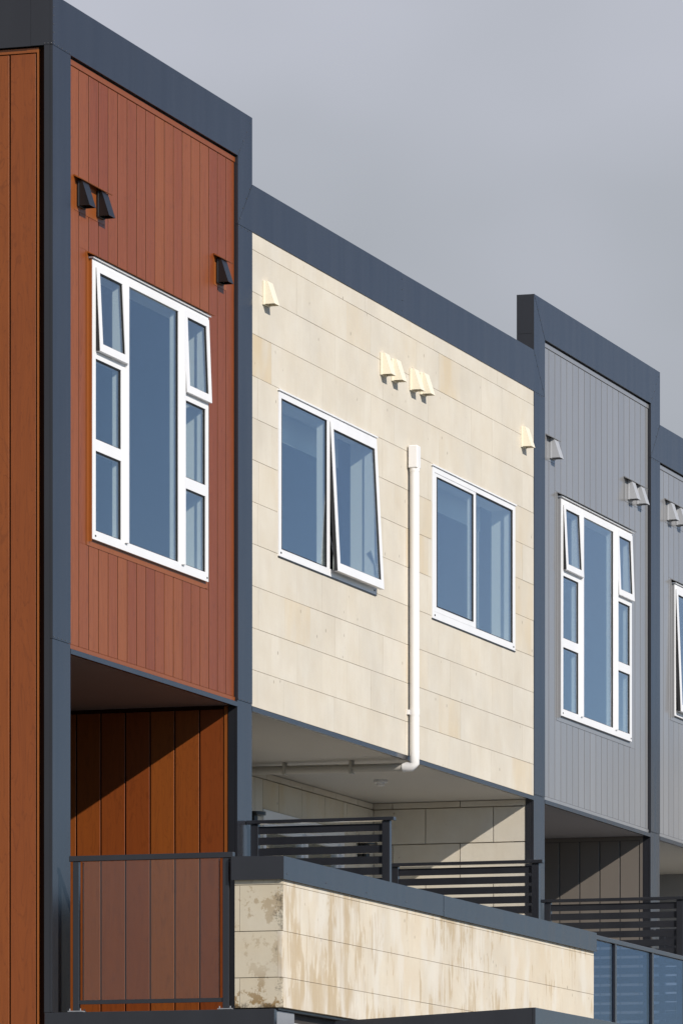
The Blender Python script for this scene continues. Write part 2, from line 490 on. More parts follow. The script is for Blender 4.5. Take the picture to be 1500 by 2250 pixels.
shell(h2, 4.40, 12.40, [W2, W3], 0.010, 10.12, 10.20, [(4.55, 8.35), (8.55, 12.25)])
shell(h3, 12.775, 16.595, [W4], YC + .0035, 10.60, 10.30, [(12.9, 16.45)])
shell(h4, 16.95, 21.35, [W5], YC + .0035, 10.12, 10.20, [(17.1, 21.2)])
for h, x0, x1, sm in ((h1, 0.363, 4.06, 'soffit_grey'), (h2, 4.39, 12.41, 'soffit_paint'), (h3, 12.77, 16.62, 'soffit_grey'), (h4, 16.95, 21.35, 'soffit_paint')):
    box('soffit', x0, x1, 0.03, Y_BACK + .1, Z_SOF, Z_SOF + 0.028, sm, h)
    box('soffit_trim', x0 + .003, x1 - .003, 0.0, 0.029, 6.362, 6.398, 'dark_metal', h)
    box('ground_floor_wall', x0, x1, 0.05, 0.30, 0.0, 3.45, 'limestone', h)
    box('rear_wall', x0, x1, 9.7, 10.0, 0.0, 10.0, 'plaster', h)
# walls between the houses, behind the front posts
box('party_wall', 4.075, 4.375, 0.20, 9.69, 0.0, 10.1, 'groove', h1)
box('party_wall', 12.425, 12.75, 0.20, 9.69, 0.0, 10.1, 'mortar', h2)
box('party_wall', 16.62, 16.93, 0.20, 9.69, 0.0, 10.1, 'groove_grey', h3)
box('party_wall', 21.38, 21.6, 0.0, 10.0, 0.0, 10.4, 'grey_board', h4)

# ------------------------------------------------------------------ dark metal frame
def plate(pts, parent, name='frame_plate', y=0.0, d=0.02):
    cx_ = sum(p[0] for p in pts) / len(pts); cz_ = sum(p[1] for p in pts) / len(pts)
    g = 0.0016                                             # open seam between neighbouring plates
    q = []
    for x, z in pts:
        q.append((x + (g if x < cx_ else -g), z + (g if z < cz_ else -g)))
    return prism_y(name, q, y, y + d, 'dark_metal', parent)
FB, FT = 10.640, 11.003           # tall fascia
LB, LT = 10.110, 10.482           # low fascia
plate([(0, FB), (4.047, FB), (4.394, FT), (0, FT)], h1, 'fascia')
plate([(0, 6.43), (0.363, 6.43), (0.363, FB), (0, FB)], h1, 'corner_post')
plate([(0, Z_FLOOR), (0.363, Z_FLOOR), (0.363, 6.43), (0, 6.43)], h1, 'corner_post', 0.002, 0.018)
plate([(4.047, FB), (4.047, LB), (4.394, LT), (4.394, FT)], h1, 'post', 0.001)
plate([(4.047, 6.415), (4.394, 6.415), (4.394, LB), (4.047, LB)], h1, 'post')
plate([(4.036, Z_FLOOR), (4.388, Z_FLOOR), (4.388, 6.415), (4.036, 6.415)], h1, 'post', 0.002, 0.018)
plate([(4.047, LB), (8.33, LB), (8.33, LT), (4.394, LT)], h2, 'fascia')
plate([(8.33, LB), (12.772, LB), (12.403, LT + .008), (8.33, LT)], h2, 'fascia', 0.002)
plate([(12.403, LT), (12.772, LB), (12.772, FB), (12.403, FT)], h3, 'post', 0.001)
plate([(12.403, 6.415), (12.772, 6.415), (12.772, LB), (12.403, LB)], h3, 'post')
plate([(12.395, Z_FLOOR), (12.765, Z_FLOOR), (12.765, 6.415), (12.395, 6.415)], h3, 'post', 0.002, 0.018)
plate([(12.772, FB), (16.595, FB), (16.949, FT), (12.403, FT)], h3, 'fascia')
plate([(16.595, FB), (16.595, LB), (16.949, LT), (16.949, FT)], h3, 'post', 0.001)
plate([(16.595, 6.415), (16.949, 6.415), (16.949, LB), (16.595, LB)], h3, 'post')
plate([(16.585, Z_FLOOR), (16.942, Z_FLOOR), (16.942, 6.415), (16.585, 6.415)], h3, 'post', 0.002, 0.018)
plate([(16.595, LB), (21.6, LB), (21.6, LT), (16.949, LT)], h4, 'fascia')
# the bodies behind those plates
D = 0.166
box('fascia_body', 0.002, 4.392, 0.021, D, FB + .002, FT - .002, 'dark_metal', h1)
box('fascia_body', 4.396, 12.40, 0.021, D, LB + .004, LT - .003, 'dark_metal', h2)
box('fascia_body', 12.404, 16.947, 0.021, D, FB + .002, FT - .002, 'dark_metal', h3)
box('fascia_body', 16.951, 21.6, 0.021, D, LB + .004, LT - .003, 'dark_metal', h4)
box('corner_post_body', 0.001, 0.361, 0.0215, 0.065, Z_FLOOR, FB, 'dark_metal', h1)
box('corner_wall', 0.052, 0.361, 0.0655, 9.9, 0.0, FB, 'groove', h1)
for h, x in ((h1, 4.047), (h3, 12.403), (h3, 16.595)):
    w = 0.345 if x < 5 else 0.366 if x < 13 else 0.352
    box('post_body', x + .001, x + w, 0.0215, D, 6.42, FB, 'dark_metal', h)
    box('post_body', x - .008, x + w - .010, 0.0215, 0.078, Z_FLOOR, 6.418, 'dark_metal', h)
# fascia along the end wall, and its cap
box('end_fascia', 0.0, 0.165, 0.167, 9.98, FB, FT, 'dark_metal', h1)
box('end_fascia_cap', -0.006, 0.17, 0.03, 9.99, FT + .001, FT + .009, 'dark_metal', h1)
for z0_, dz, n in ((FB + .012, 0, 5),):
    for i in range(n): rivet((0.03 + i * 0.078, -0.001, z0_), 'y', h1)
for i in range(5): rivet((0.03 + i * 0.078, -0.001, 6.445), 'y', h1)
for i in range(3): rivet((-0.001, 0.01 + i * 0.025, FB + .012), 'x', h1)
for i in range(6): rivet((0.02, -0.001, FB + .03 + i * 0.06), 'y', h1)
for x in (4.06, 12.42, 16.61):
    h = h1 if x < 5 else h3
    for i in range(5): rivet((x + i * 0.075, -0.001, 6.425), 'y', h)
    for i in range(4): rivet((x + i * 0.078, -0.001, LB - .012), 'y', h)
    s = 1 if x < 13 and x > 10 else 0
    for i in range(4):
        tt = 0.1 + i * 0.25
        if s: rivet((12.41 + 0.35 * tt, -0.001, LT - 0.36 * tt), 'y', h); rivet((12.41 + 0.35 * tt, -0.001, FT - 0.35 * tt), 'y', h)
        else: rivet((x + 0.33 * tt, -0.001, LB + .02 + 0.36 * tt), 'y', h); rivet((x + 0.33 * tt, -0.001, FB + .02 + 0.34 * tt), 'y', h)
for i in range(4): rivet((8.345, -0.001, LB + .05 + i * .09), 'y', h2)

# ------------------------------------------------------------------ board cladding
def clad_front(h, xs, z0, z1, y, mat, hole, cuts, name='board'):
    back = h
    for a, b in zip(xs, xs[1:]):
        spans = [(z0, z1)]
        blocks = []
        g = .0085
        if hole and b > hole[0] + .01 and a < hole[1] - .01:
            blocks.append((hole[2], hole[3]))
            if a < hole[0] - .02: box(name, a + g, hole[0], y, y + 0.018, hole[2], hole[3], mat, back, 0.0015)
            if b > hole[1] + .02: box(name, hole[1], b - g, y, y + 0.018, hole[2], hole[3], mat, back, 0.0015)
        for lo, hi in blocks:
            ns = []
            for p, q in spans:
                if hi <= p or lo >= q: ns.append((p, q)); continue
                if lo > p: ns.append((p, lo))
                if hi < q: ns.append((hi, q))
            spans = ns
        for p, q in spans:
            box(name, a + g, b - g, y, y + 0.018, p, q, mat, back, 0.0015)
xs1 = [0.366] + [0.614 + 0.2025 * i for i in range(17)] + [4.045]
v1 = [(0.50, 1.16, 9.555, 9.812), (3.55, 3.86, 9.545, 9.79)]
clad_front(h1, xs1, 6.440, 10.586, YC, 'timber', (W1[0] - .055, W1[1] + .055, W1[2] - .05, W1[3] + .052), v1)
box('trim_board', 0.366, 4.045, YC - .006, YC + .018, 10.589, 10.632, 'timber_trim', h1, 0.002)
box('trim_board', 0.366, 4.045, YC - .006, YC + .018, 6.405, 6.437, 'timber_trim', h1, 0.002)
def window_trim(h, W, mat):
    a, b, c, d = W
    boxes('window_flashing', [(a - .050, a - .004, YC - .004, YC + .002, c - .050, d + .02), (b + .004, b + .050, YC - .004, YC + .002, c - .045, d + .02),
                              (a - .004, b + .004, YC - .004, YC + .002, c - .050, c - .004), (a - .050, b + .05, YC - .003, YC + .002, d + .02, d + .052)], mat, h)
    prism_x('head_flashing', [(YC - .004, d + .05), (YC - .004, d + .040), (-.030, d + .016), (-.034, d + .020)], a - .035, b + .05, mat, h)
    box('jamb_flashing', a - .0045, a - .0005, 0.003, YC + .002, c - .02, d, mat, h)
    box('drip_strip', a - .01, b + .02, -0.016, 0.03, d + .003, d + .015, 'white_metal', h)
window_trim(h1, W1, 'timber_trim')
for c in v1:
    box('vent_flashing', c[0] + .01, c[1] - .015, YC - .003, YC + .002, c[2] + .012, c[3] - .003, 'timber_trim', h1)
    prism_x('vent_head_flashing', [(YC - .004, c[3] + .008), (YC - .004, c[3] - .004), (-.022, c[3] - .028), (-.026, c[3] - .024)], c[0], c[1], 'timber_trim', h1)
xs3 = [12.776] + [13.005 + 0.2060 * i for i in range(18)] + [16.592]
v3 = [(12.90, 13.22, 9.545, 9.79), (15.68, 16.40, 9.545, 9.79)]
clad_front(h3, xs3, 6.440, 10.586, YC, 'grey_board', (W4[0] - .055, W4[1] + .055, W4[2] - .05, W4[3] + .052), v3)
box('trim_board', 12.776, 16.592, YC - .006, YC + .018, 10.589, 10.632, 'grey_board', h3, 0.002)
box('trim_board', 12.776, 16.592, YC - .006, YC + .018, 6.405, 6.437, 'grey_board', h3, 0.002)
window_trim(h3, W4, 'grey_board')
xs4 = [16.953] + [17.20 + 0.2040 * i for i in range(20)] + [21.37]
v4 = [(17.24, 18.02, 9.545, 9.79)]
clad_front(h4, xs4, 6.440, 10.056, YC, 'grey_board', (W5[0] - .055, W5[1] + .055, W5[2] - .05, W5[3] + .052), v4)
box('trim_board', 16.953, 21.37, YC - .006, YC + .018, 10.059, 10.104, 'grey_board', h4, 0.002)
box('trim_board', 16.953, 21.37, YC - .006, YC + .018, 6.405, 6.437, 'grey_board', h4, 0.002)
window_trim(h4, W5, 'grey_board')
for h, vv in ((h3, v3), (h4, v4)):
    for c in vv:
        box('vent_flashing', c[0] + .01, c[1] - .015, YC - .003, YC + .002, c[2] + .012, c[3] - .003, 'grey_board', h)
        prism_x('vent_head_flashing', [(YC - .004, c[3] + .008), (YC - .004, c[3] - .004), (-.022, c[3] - .028), (-.026, c[3] - .024)], c[0], c[1], 'grey_board', h)

def clad_side(h, x, ys, z0, z1, mat, d=0.018):
    """boards on a wall that faces the camera end of the row (normal -X)"""
    for a, b in zip(ys, ys[1:]):
        box('side_board', x, x + d, a + .0065, b - .0065, z0, z1, mat, h, 0.0015)
# end wall
clad_side(h1, 0.030, [0.134 + 0.2025 * i for i in range(14)], 3.05, 10.592, 'timber')
box('side_trim', 0.024, 0.05, 0.114, 0.128, 3.05, 10.63, 'timber_trim', h1)
box('side_trim', 0.024, 0.05, 0.128, 3.0, 10.598, 10.630, 'timber_trim', h1)
# right-hand wall of the balcony recess of the timber house
clad_side(h1, 4.050, [0.112 + 0.2045 * i for i in range(8)], Z_FLOOR, 6.345, 'timber')
box('side_trim', 4.044, 4.068, 0.080, 0.112, Z_FLOOR, 6.370, 'timber_trim', h1)
box('side_trim', 4.044, 4.068, 0.112, Y_BACK, 6.348, 6.372, 'groove', h1)
box('recess_lining', 4.0565, 4.0745, 0.079, Y_BACK, Z_FLOOR, 6.372, 'groove', h1)
box('back_wall', 0.363, 4.06, Y_BACK, Y_BACK + .15, Z_FLOOR, Z_SOF, 'groove', h1)
# right-hand wall of the recess of the grey house
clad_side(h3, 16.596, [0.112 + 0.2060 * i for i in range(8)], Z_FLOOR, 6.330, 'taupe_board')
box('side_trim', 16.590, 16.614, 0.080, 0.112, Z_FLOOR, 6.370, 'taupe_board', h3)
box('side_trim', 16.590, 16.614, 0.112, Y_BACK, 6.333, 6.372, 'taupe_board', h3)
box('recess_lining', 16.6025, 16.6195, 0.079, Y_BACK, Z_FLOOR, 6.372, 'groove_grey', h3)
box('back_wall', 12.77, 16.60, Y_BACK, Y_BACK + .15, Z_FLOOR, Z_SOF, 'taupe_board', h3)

# ------------------------------------------------------------------ limestone
PITCH, BL = 0.3288, 0.650
def stone_rows(parent, z_lines, x0, x1, offs, place, tans=(), skip=None, bed=0.0019, ver=0.0007, name='stone_block'):
    for r, (zt, zb) in enumerate(zip(z_lines, z_lines[1:])):
        e = [x0]
        k = x0 + offs[r % len(offs)]
        while k < x1 - 0.02:
            if k > x0 + 0.02: e.append(k)
            k += BL
        e.append(x1)
        for i, (a, b) in enumerate(zip(e, e[1:])):
            segs = [(a, b)]
            if skip:
                for s in skip:
                    if zb < s[3] - .03 and zt > s[2] + .03:
                        if zt > s[3] + .02:                # course cut by the head of the opening
                            p, q = max(a, s[0]), min(b, s[1])
                            if q - p > .03: place(p + ver, q - ver, s[3] + bed, zt - bed, name, parent)
                        ns = []
                        for p, q in segs:
                            if s[1] <= p or s[0] >= q: ns.append((p, q)); continue
                            if s[0] > p + .01: ns.append((p, s[0]))
                            if s[1] < q - .01: ns.append((s[1], q))
                        segs = ns
            for p, q in segs:
                o = place(p + ver, q - ver, zb + bed, zt - bed, name, parent)
                tn = 0.0
                u = rng.random()
                if u > 0.92: tn = rng.uniform(0.2, 0.45)
                for (tr, ta, tv) in tans:
                    if tr == r and p <= ta <= q: tn = tv
                o.color = (tn, 0, 0, 1)
zl = [10.108] + [9.977 - PITCH * i for i in range(11)] + [6.401]
offs = [0.31, 0.46, 0.15, 0.47, 0.14, 0.48, 0.16, 0.13, 0.46, 0.15, 0.47, 0.13]
jit = random.Random(3)
def pl_front(a, b, c, d, n, p):
    dy = jit.uniform(0, 0.0018)
    return box(n, a, b, 0.003 + dy, 0.031, c, d, 'limestone', p)
stone_rows(h2, zl, 4.401, 12.399, offs, pl_front, tans=((3, 4.5, 1.0), (1, 9.55, 0.95), (4, 11.95, .5), (5, 11.9, .55), (6, 11.95, .7), (7, 11.95, .6), (9, 5.6, .7), (10, 9.9, .75), (11, 12.2, .6), (5, 8.95, .6), (6, 9.1, .7)),
           skip=[(W2[0] - .004, W2[1] + .004, W2[2], W2[3]), (W3[0] - .004, W3[1] + .004, W3[2], W3[3])])
# recess walls of the limestone house
zr = [6.374, 6.313] + [6.313 - 0.328 * i for i in range(1, 8)] + [Z_FLOOR]
def pl_side(a, b, c, d, n, p): return box(n, 12.402, 12.424, a, b, c, d, 'limestone', p)
stone_rows(h2, zr, 0.080, Y_BACK, [0.626, 0.308, 0.626, 0.308], pl_side, bed=0.005, ver=0.004)
def pl_back(a, b, c, d, n, p): return box(n, a, b, Y_BACK, Y_BACK + .022, c, d, 'limestone', p)
DOOR = (9.21, 11.50, Z_FLOOR - .1, 6.05)
stone_rows(h2, zr, 4.40, 12.398, [0.372, 0.054], pl_back, skip=[DOOR], bed=0.005, ver=0.004)
boxes('back_wall', holed(4.40, 12.40, Z_FLOOR, Z_SOF, Y_BACK + .023, Y_BACK + .2, [DOOR]), 'mortar', h2)
stone_rows(h4, zr, 16.95, 21.36, [0.372, 0.054], pl_back, bed=0.005, ver=0.004)
box('back_wall', 16.95, 21.36, Y_BACK + .023, Y_BACK + .2, Z_FLOOR, Z_SOF, 'mortar', h4)

# ------------------------------------------------------------------ windows (part of the house) with frames, sashes and panes
def pane(win, x0, x1, z0, z1, y, mat='window_glass'):
    boxes('gasket', ring(x0, x1, z0, z1, y - .006, y + .006, .006, .012, .006, .010), 'rubber', win)
    box('pane', x0 + .004, x1 - .008, y + .0005, y + .0045, z0 + .004, z1 - .006, mat, win)
def rot_sash(win, x0, x1, z0, z1, y, out_, l, r, b, t, d=0.035):
    """top-hung awning sash swung out at the foot by out_ metres, with its pane and stay"""
    ang = math.asin(out_ / (z1 - z0))
    def swing(o):
        p = Vector(WL[o.name]); off = p - Vector((p.x, y, z1))
        off = Vector((0, off.y * math.cos(ang) + off.z * math.sin(ang), -off.y * math.sin(ang) + off.z * math.cos(ang)))
        np = Vector((p.x, y, z1)) + off
        o.location = np - WL[win.name]
        o.rotation_euler = (-ang, 0, 0)
    ob = boxes('sash', ring(x0, x1, z0, z1, y, y + d, l, r, b, t), 'white_metal', win); swing(ob)
    ob = box('sash_gap_shade', x0 - .0022, x0 - .0004, y + .005, y + d, z0 + .002, z1 - .03, 'rubber', win); swing(ob)  # black strip on the sash side, painting the shade of the open gap
    ob = boxes('sash_gasket', ring(x0 + l, x1 - r, z0 + b, z1 - t, y + .006, y + .018, .005, .012, .005, .010), 'rubber', win); swing(ob)
    ob = box('pane', x0 + l + .003, x1 - r - .006, y + .012, y + .016, z0 + b + .003, z1 - t - .005, 'window_glass', win); swing(ob)
def tall_window(h, x0, z0, label):
    W = 2.548; H = 2.021
    X = lambda v: x0 + v - 0.808
    z1 = z0 + H
    Z = lambda v: z0 + v - 7.243
    fr = [(X(.808), X(.877), 0, .07, z0, z1), (X(1.414), X(1.484), 0.001, .07, z0 + .066, z1 - .066), (X(2.667), X(2.730), 0.001, .07, z0 + .066, z1 - .066), (X(3.285), X(3.352), 0, .07, z0, z1),
          (X(.877), X(3.285), 0, .07, z0, z0 + .066), (X(.877), X(3.285), 0, .07, z1 - .066, z1)]
    for a, b in ((X(.877), X(1.414)), (X(2.78), X(3.285))):
        fr += [(a, b, 0.001, .07, Z(7.889), Z(7.973)), (a, b, 0.001, .07, Z(8.555), Z(8.606))]
    win = boxes('window', fr, 'white_metal', h); win['label'] = label
    for a in (1.484, 2.730):
        box('mullion', X(a), X(a + .048), -.020, .07, z0 + .055, z1 - .045, 'white_metal', win, 0.002)
    pane(win, X(1.532), X(2.667), Z(7.309), Z(9.222), .012)
    for a, b in ((X(.877), X(1.414)), (X(2.778), X(3.285))):
        pane(win, a, b, Z(7.309), Z(7.889), .012)
        pane(win, a, b, Z(7.973), Z(8.555), .012)
    rot_sash(win, X(.879), X(1.482), Z(8.608), Z(9.245), -.006, .030, .062, .066, .058, .060)
    rot_sash(win, X(2.780), X(3.350), Z(8.608), Z(9.245), -.006, .024, .070, .064, .058, .060)
    for x in (.86, 3.31):
        box('weep_cap', X(x), X(x + .02), -.003, .002, z0 + .022, z0 + .034, 'rubber', win)
    return win
tall_window(h1, W1[0], W1[2], 'tall white seven-light window in the timber boards')
tall_window(h3, W4[0] + .008, W4[2], 'tall white seven-light window in the grey boards')
def stay(win, x, z, y):
    tube('stay', [(x + .012, y + .02, z + .16), (x + .03, y - .01, z + .05), (x + .03, y - .04, z - .1)], .008, 'grey_metal', win, 8)
YS = -0.004
# limestone house, left window: fixed light and a wide-open awning sash
w2 = boxes('window', ring(W2[0], W2[1], W2[2], W2[3], YS, .08, .060, .064, .060, .050) + [(6.254, 6.345, YS + .001, .08, W2[2] + .06, W2[3] - .05)], 'white_metal', h2)
w2['label'] = 'white window with its right-hand sash propped open'
pane(w2, 5.098, 6.254, 7.720, 8.918, 0.0)
rot_sash(w2, 6.348, 7.594, 7.700, 8.960, YS - .004, .066, .066, .060, .070, .090)
stay(w2, 6.36, 7.86, 0.0); stay(w2, 7.50, 7.86, 0.0)
for x in (5.075, 7.53): box('weep_cap', x, x + .025, YS - .003, YS + .002, W2[2] + .024, W2[2] + .036, 'rubber', w2)
box('drip_strip', W2[0] - .02, W2[1] + .02, YS - .012, .03, W2[3] + .002, W2[3] + .014, 'white_metal', h2)
box('sill_flashing', W2[0] - .006, W2[1] + .006, -.006, .03, W2[2] - .010, W2[2] - .002, 'black_metal', h2)
# limestone house, right window: two-leaf slider
w3 = boxes('window', ring(W3[0], W3[1], W3[2], W3[3], YS, .08, .056, .074, .060, .046), 'white_metal', h2)
w3['label'] = 'closed two-pane white sliding window'
boxes('sash', ring(9.266, 10.532, 7.722, 8.921, YS + .004, .05, .070, .096, .046, .030), 'white_metal', w3)
pane(w3, 9.336, 10.436, 7.768, 8.891, 0.0)
pane(w3, 10.534, 11.694, 7.720, 8.920, 0.006)
for x in (9.26, 11.70): box('weep_cap', x, x + .025, YS - .003, YS + .002, W3[2] + .024, W3[2] + .036, 'rubber', w3)
box('drip_strip', W3[0] - .02, W3[1] + .02, YS - .012, .03, W3[3] + .002, W3[3] + .014, 'white_metal', h2)
box('sill_flashing', W3[0] - .006, W3[1] + .006, -.006, .03, W3[2] - .010, W3[2] - .002, 'black_metal', h2)
# last house
w5 = boxes('window', ring(W5[0], W5[1], W5[2], W5[3], 0.0, .08, .060, .064, .060, .050) + [(18.72, 18.81, .001, .08, W5[2] + .06, W5[3] - .05)], 'white_metal', h4)
rot_sash(w5, W5[0] + .045, 18.72, 7.700, 8.960, -.006, .050, .066, .060, .070, .080)
pane(w5, 18.81, 20.006, 7.716, 8.925, .012)

# blinds and cords behind the glass
def blind(x0, x1, z0, z1, y, label, cord_x):
    b = thing('roller_blind', ((x0 + x1) / 2, y, z0), label, 'blind', 'roller blinds')
    box('fabric', x0, x1, y, y + .003, z0, z1, 'blind_fabric', b)
    tube('roller', [(x0, y + .02, z1 + .02), (x1, y + .02, z1 + .02)], .022, 'lining', b, 12)
    pts = [(cord_x + .028 * math.sin(a), y - .012, z1 - (z1 - z0 + .95) + .05 - .05 * math.cos(a)) for a in [math.pi * k / 8 - math.pi / 2 for k in range(9)]]
    pts = [(cord_x - .028, y - .012, z1)] + pts + [(cord_x + .028, y - .012, z1)]
    tube('cord', pts, .003, 'cord', b, 6)
blind(5.12, 7.50, 8.72, 8.95, 0.30, 'pale roller blind rolled up behind the open-sashed limestone-house window', 7.36)
blind(9.28, 11.68, 8.74, 8.95, 0.30, 'pale roller blind rolled up behind the sliding limestone-house window', 11.55)

# sliding door in the limestone recess
dr = boxes('door', ring(DOOR[0], DOOR[1], Z_FLOOR + .005, DOOR[3], Y_BACK - .01, Y_BACK + .10, .07, .07, .05, .10) + [(10.40, 10.47, Y_BACK - .004, Y_BACK + .1, Z_FLOOR + .05, DOOR[3] - .1)], 'white_metal', h2)
for a, b in ((9.28, 10.40), (10.47, 11.43)):
    boxes('leaf', ring(a, b, Z_FLOOR + .055, DOOR[3] - .1, Y_BACK + .02, Y_BACK + .06, .06, .06, .09, .07), 'white_metal', dr)
    box('pane', a + .06, b - .06, Y_BACK + .04, Y_BACK + .046, Z_FLOOR + .145, DOOR[3] - .17, 'window_glass', dr)
boxes('living_room', [(8.6, 12.3, 5.6, 5.7, 3.8, 6.37), (8.5, 8.6, 1.75, 5.7, 3.8, 6.37), (12.3, 12.42, 1.75, 5.7, 3.8, 6.37), (8.6, 12.3, 1.75, 5.6, 6.32, 6.37)], 'plaster', h2)

# ------------------------------------------------------------------ vent hoods
def hood(x, y, z, mat, label, group, w=0.126, hh=0.185, proj=0.080):
    """base plate with a wedge-shaped cowl that is open at the foot; x is the left edge, z the foot"""
    t = thing('vent_hood', (x, y, z), label, 'vent', group)
    box('base_plate', x, x + w + .02, y - .018, y - .0005, z, z + hh + .004, mat, t, 0.002)
    a, b = x + .008, x + w + .012
    yf, yw = y - .018 - proj, y - .0185
    zt = z + hh
    v = [(a, yw, z + .006), (b, yw, z + .006), (b, yf, z + .006), (a, yf, z + .006), (a, yw, zt), (b, yw, zt), (b, yw - .022, zt), (a, yw - .022, zt)]
    th = .004
    iv = [(a + th, yw, z + .006), (b - th, yw, z + .006), (b - th, yf + th, z + .006), (a + th, yf + th, z + .006), (a + th, yw, zt - th), (b - th, yw, zt - th), (b - th, yw - .02, zt - th), (a + th, yw - .02, zt - th)]
    f = [(4, 5, 6, 7)[::-1], (3, 2, 6, 7), (0, 3, 7, 4), (2, 1, 5, 6)]
    f2 = [tuple(i + 8 for i in reversed(q)) for q in f]
    rim = [(0, 8, 11, 3), (3, 11, 10, 2), (2, 10, 9, 1)]
    me = bpy.data.meshes.new('cowl')
    c = Vector((x, y, z))
    me.from_pydata([Vector(p) - c for p in v + iv], [], f + f2 + rim)
    bm = bmesh.new(); bm.from_mesh(me); bmesh.ops.recalc_face_normals(bm, faces=list(bm.faces)); bm.to_mesh(me); bm.free()
    me.materials.append(MATS[mat])
    link(bpy.data.objects.new('cowl', me), c, t)
    for i in range(3):
        box('louvre', a + .012, b - .012, yw - .012, yw - .002, z + .03 + i * .04, z + .034 + i * .04, 'rubber', t)
    return t
g1, g2, g3 = 'vent hoods on the timber boards', 'vent hoods on the limestone front', 'vent hoods on the grey boards'
hood(0.553, 0.027, 9.598, 'black_metal', 'black vent hood left of the pair beside the timber corner post', g1)
hood(0.956, 0.027, 9.598, 'black_metal', 'black vent hood right of the pair high on the timber boards', g1)
hood(3.600, 0.027, 9.578, 'black_metal', 'single black vent hood at the right end of the timber boards', g1)
hood(4.646, 0.003, 9.586, 'cream_metal', 'lone cream vent hood at the left end of the limestone front', g2)
hood(7.720, 0.003, 9.520, 'cream_metal', 'leftmost of the four clustered cream vent hoods on limestone', g2)
hood(8.033, 0.003, 9.518, 'cream_metal', 'second from left of the four clustered cream vent hoods', g2)
hood(8.552, 0.003, 9.520, 'cream_metal', 'third from left of the four clustered cream vent hoods', g2)
hood(8.850, 0.003, 9.530, 'cream_metal', 'rightmost of the four clustered cream vent hoods on limestone', g2)
hood(11.970, 0.003, 9.536, 'cream_metal', 'lone cream vent hood at the right end of the limestone front', g2)
hood(13.02, 0.027, 9.585, 'vent_grey', 'single grey vent hood at the left end of the grey boards', g3)
hood(15.80, 0.027, 9.585, 'vent_grey', 'left grey vent hood of the pair above the grey house window', g3)
hood(16.14, 0.027, 9.585, 'vent_grey', 'right grey vent hood of the pair by the grey house post', g3)
hood(17.31, 0.027, 9.585, 'vent_grey', 'left grey vent hood at the right edge of the photo', g3)
hood(17.68, 0.027, 9.585, 'vent_grey', 'grey vent hood cut by the right edge of the photo', g3)

# ------------------------------------------------------------------ downpipe
dp = thing('downpipe', (8.525, -.05, 6.3), 'white plastic downpipe between the two limestone-house windows', 'downpipe')
tube('pipe', [(8.525, -.052, 8.86), (8.525, -.052, 6.39)], .040, 'white_plastic', dp, 24)
box('rainhead', 8.475, 8.575, -.092, -.008, 8.845, 9.040, 'white_plastic', dp, 0.008)
tube('collar', [(8.525, -.052, 8.855), (8.525, -.052, 8.82)], .043, 'white_plastic', dp, 24)
tube('joint', [(8.525, -.052, 6.80), (8.525, -.052, 6.745)], .0425, 'white_plastic', dp, 24)
box('bracket', 8.475, 8.575, -.020, .002, 6.75, 6.79, 'white_plastic', dp)
tube('elbow', [(8.525, -.052, 6.44), (8.525, -.052, 6.335), (8.525, -.026, 6.308), (8.525, .05, 6.305)], .0415, 'white_plastic', dp, 24)
tube('branch', [(8.525, .04, 6.305), (8.525, 1.535, 6.318)], .036, 'soffit_paint', dp, 20)
box('bracket', 8.48, 8.57, .50, .52, 6.262, 6.373, 'soffit_paint', dp)
box('bracket', 8.48, 8.57, 1.10, 1.12, 6.27, 6.373, 'soffit_paint', dp)

# sensor and lights in the recess
se = thing('smoke_detector', (10.27, .80, 6.35), 'small round white detector on the limestone recess ceiling', 'detector')
tube('base', [(10.27, .80, 6.3745), (10.27, .80, 6.352)], .062, 'white_plastic', se, 24)
tube('dome', [(10.27, .80, 6.352), (10.27, .80, 6.325)], .034, 'white_plastic', se, 20)
for x, lab in ((8.76, 'black wall light left of the white door in the limestone recess'), (11.95, 'black wall light right of the white door in the limestone recess')):
    wl = thing('wall_light', (x, 1.45, 5.95), lab, 'lamp', 'wall lights in the recess')
    tube('shade', [(x, 1.45, 5.985), (x, 1.45, 5.955)], .085, 'black_metal', wl, 24)
    tube('body', [(x, 1.47, 5.955), (x, 1.47, 5.80)], .035, 'black_metal', wl, 16)
    box('back_plate', x - .04, x + .04, 1.49, 1.540, 5.82, 5.95, 'black_metal', wl)

# ------------------------------------------------------------------ balcony deck
dk = thing('balcony_deck', (8, -.8, 3.4), 'dark metal-edged balcony deck running along the front of the houses', 'balcony')
box('deck', 0.06, 4.30, -1.60, Y_BACK, 3.60, 3.770, 'deck_dark', dk)  # dark stretch of unseen deck, added to deepen the shade in the timber recess
box('deck', 4.301, 21.35, -1.60, Y_BACK, 3.60, 3.770, 'deck_tile', dk)
box('edge_beam', 0.0, 0.058, -1.655, 0.064, 3.45, 3.778, 'dark_metal', dk, 0.003)
box('edge_beam', 0.0585, 0.46, -1.650, -1.601, 3.45, 3.770, 'grey_metal', dk, 0.003)
box('edge_flashing', 0.06, 21.35, -1.665, -1.602, 3.772, 3.786, 'black_metal', dk)
box('edge_board', 0.462, 21.35, -1.63, -1.602, 3.45, 3.70, 'white_metal', dk)

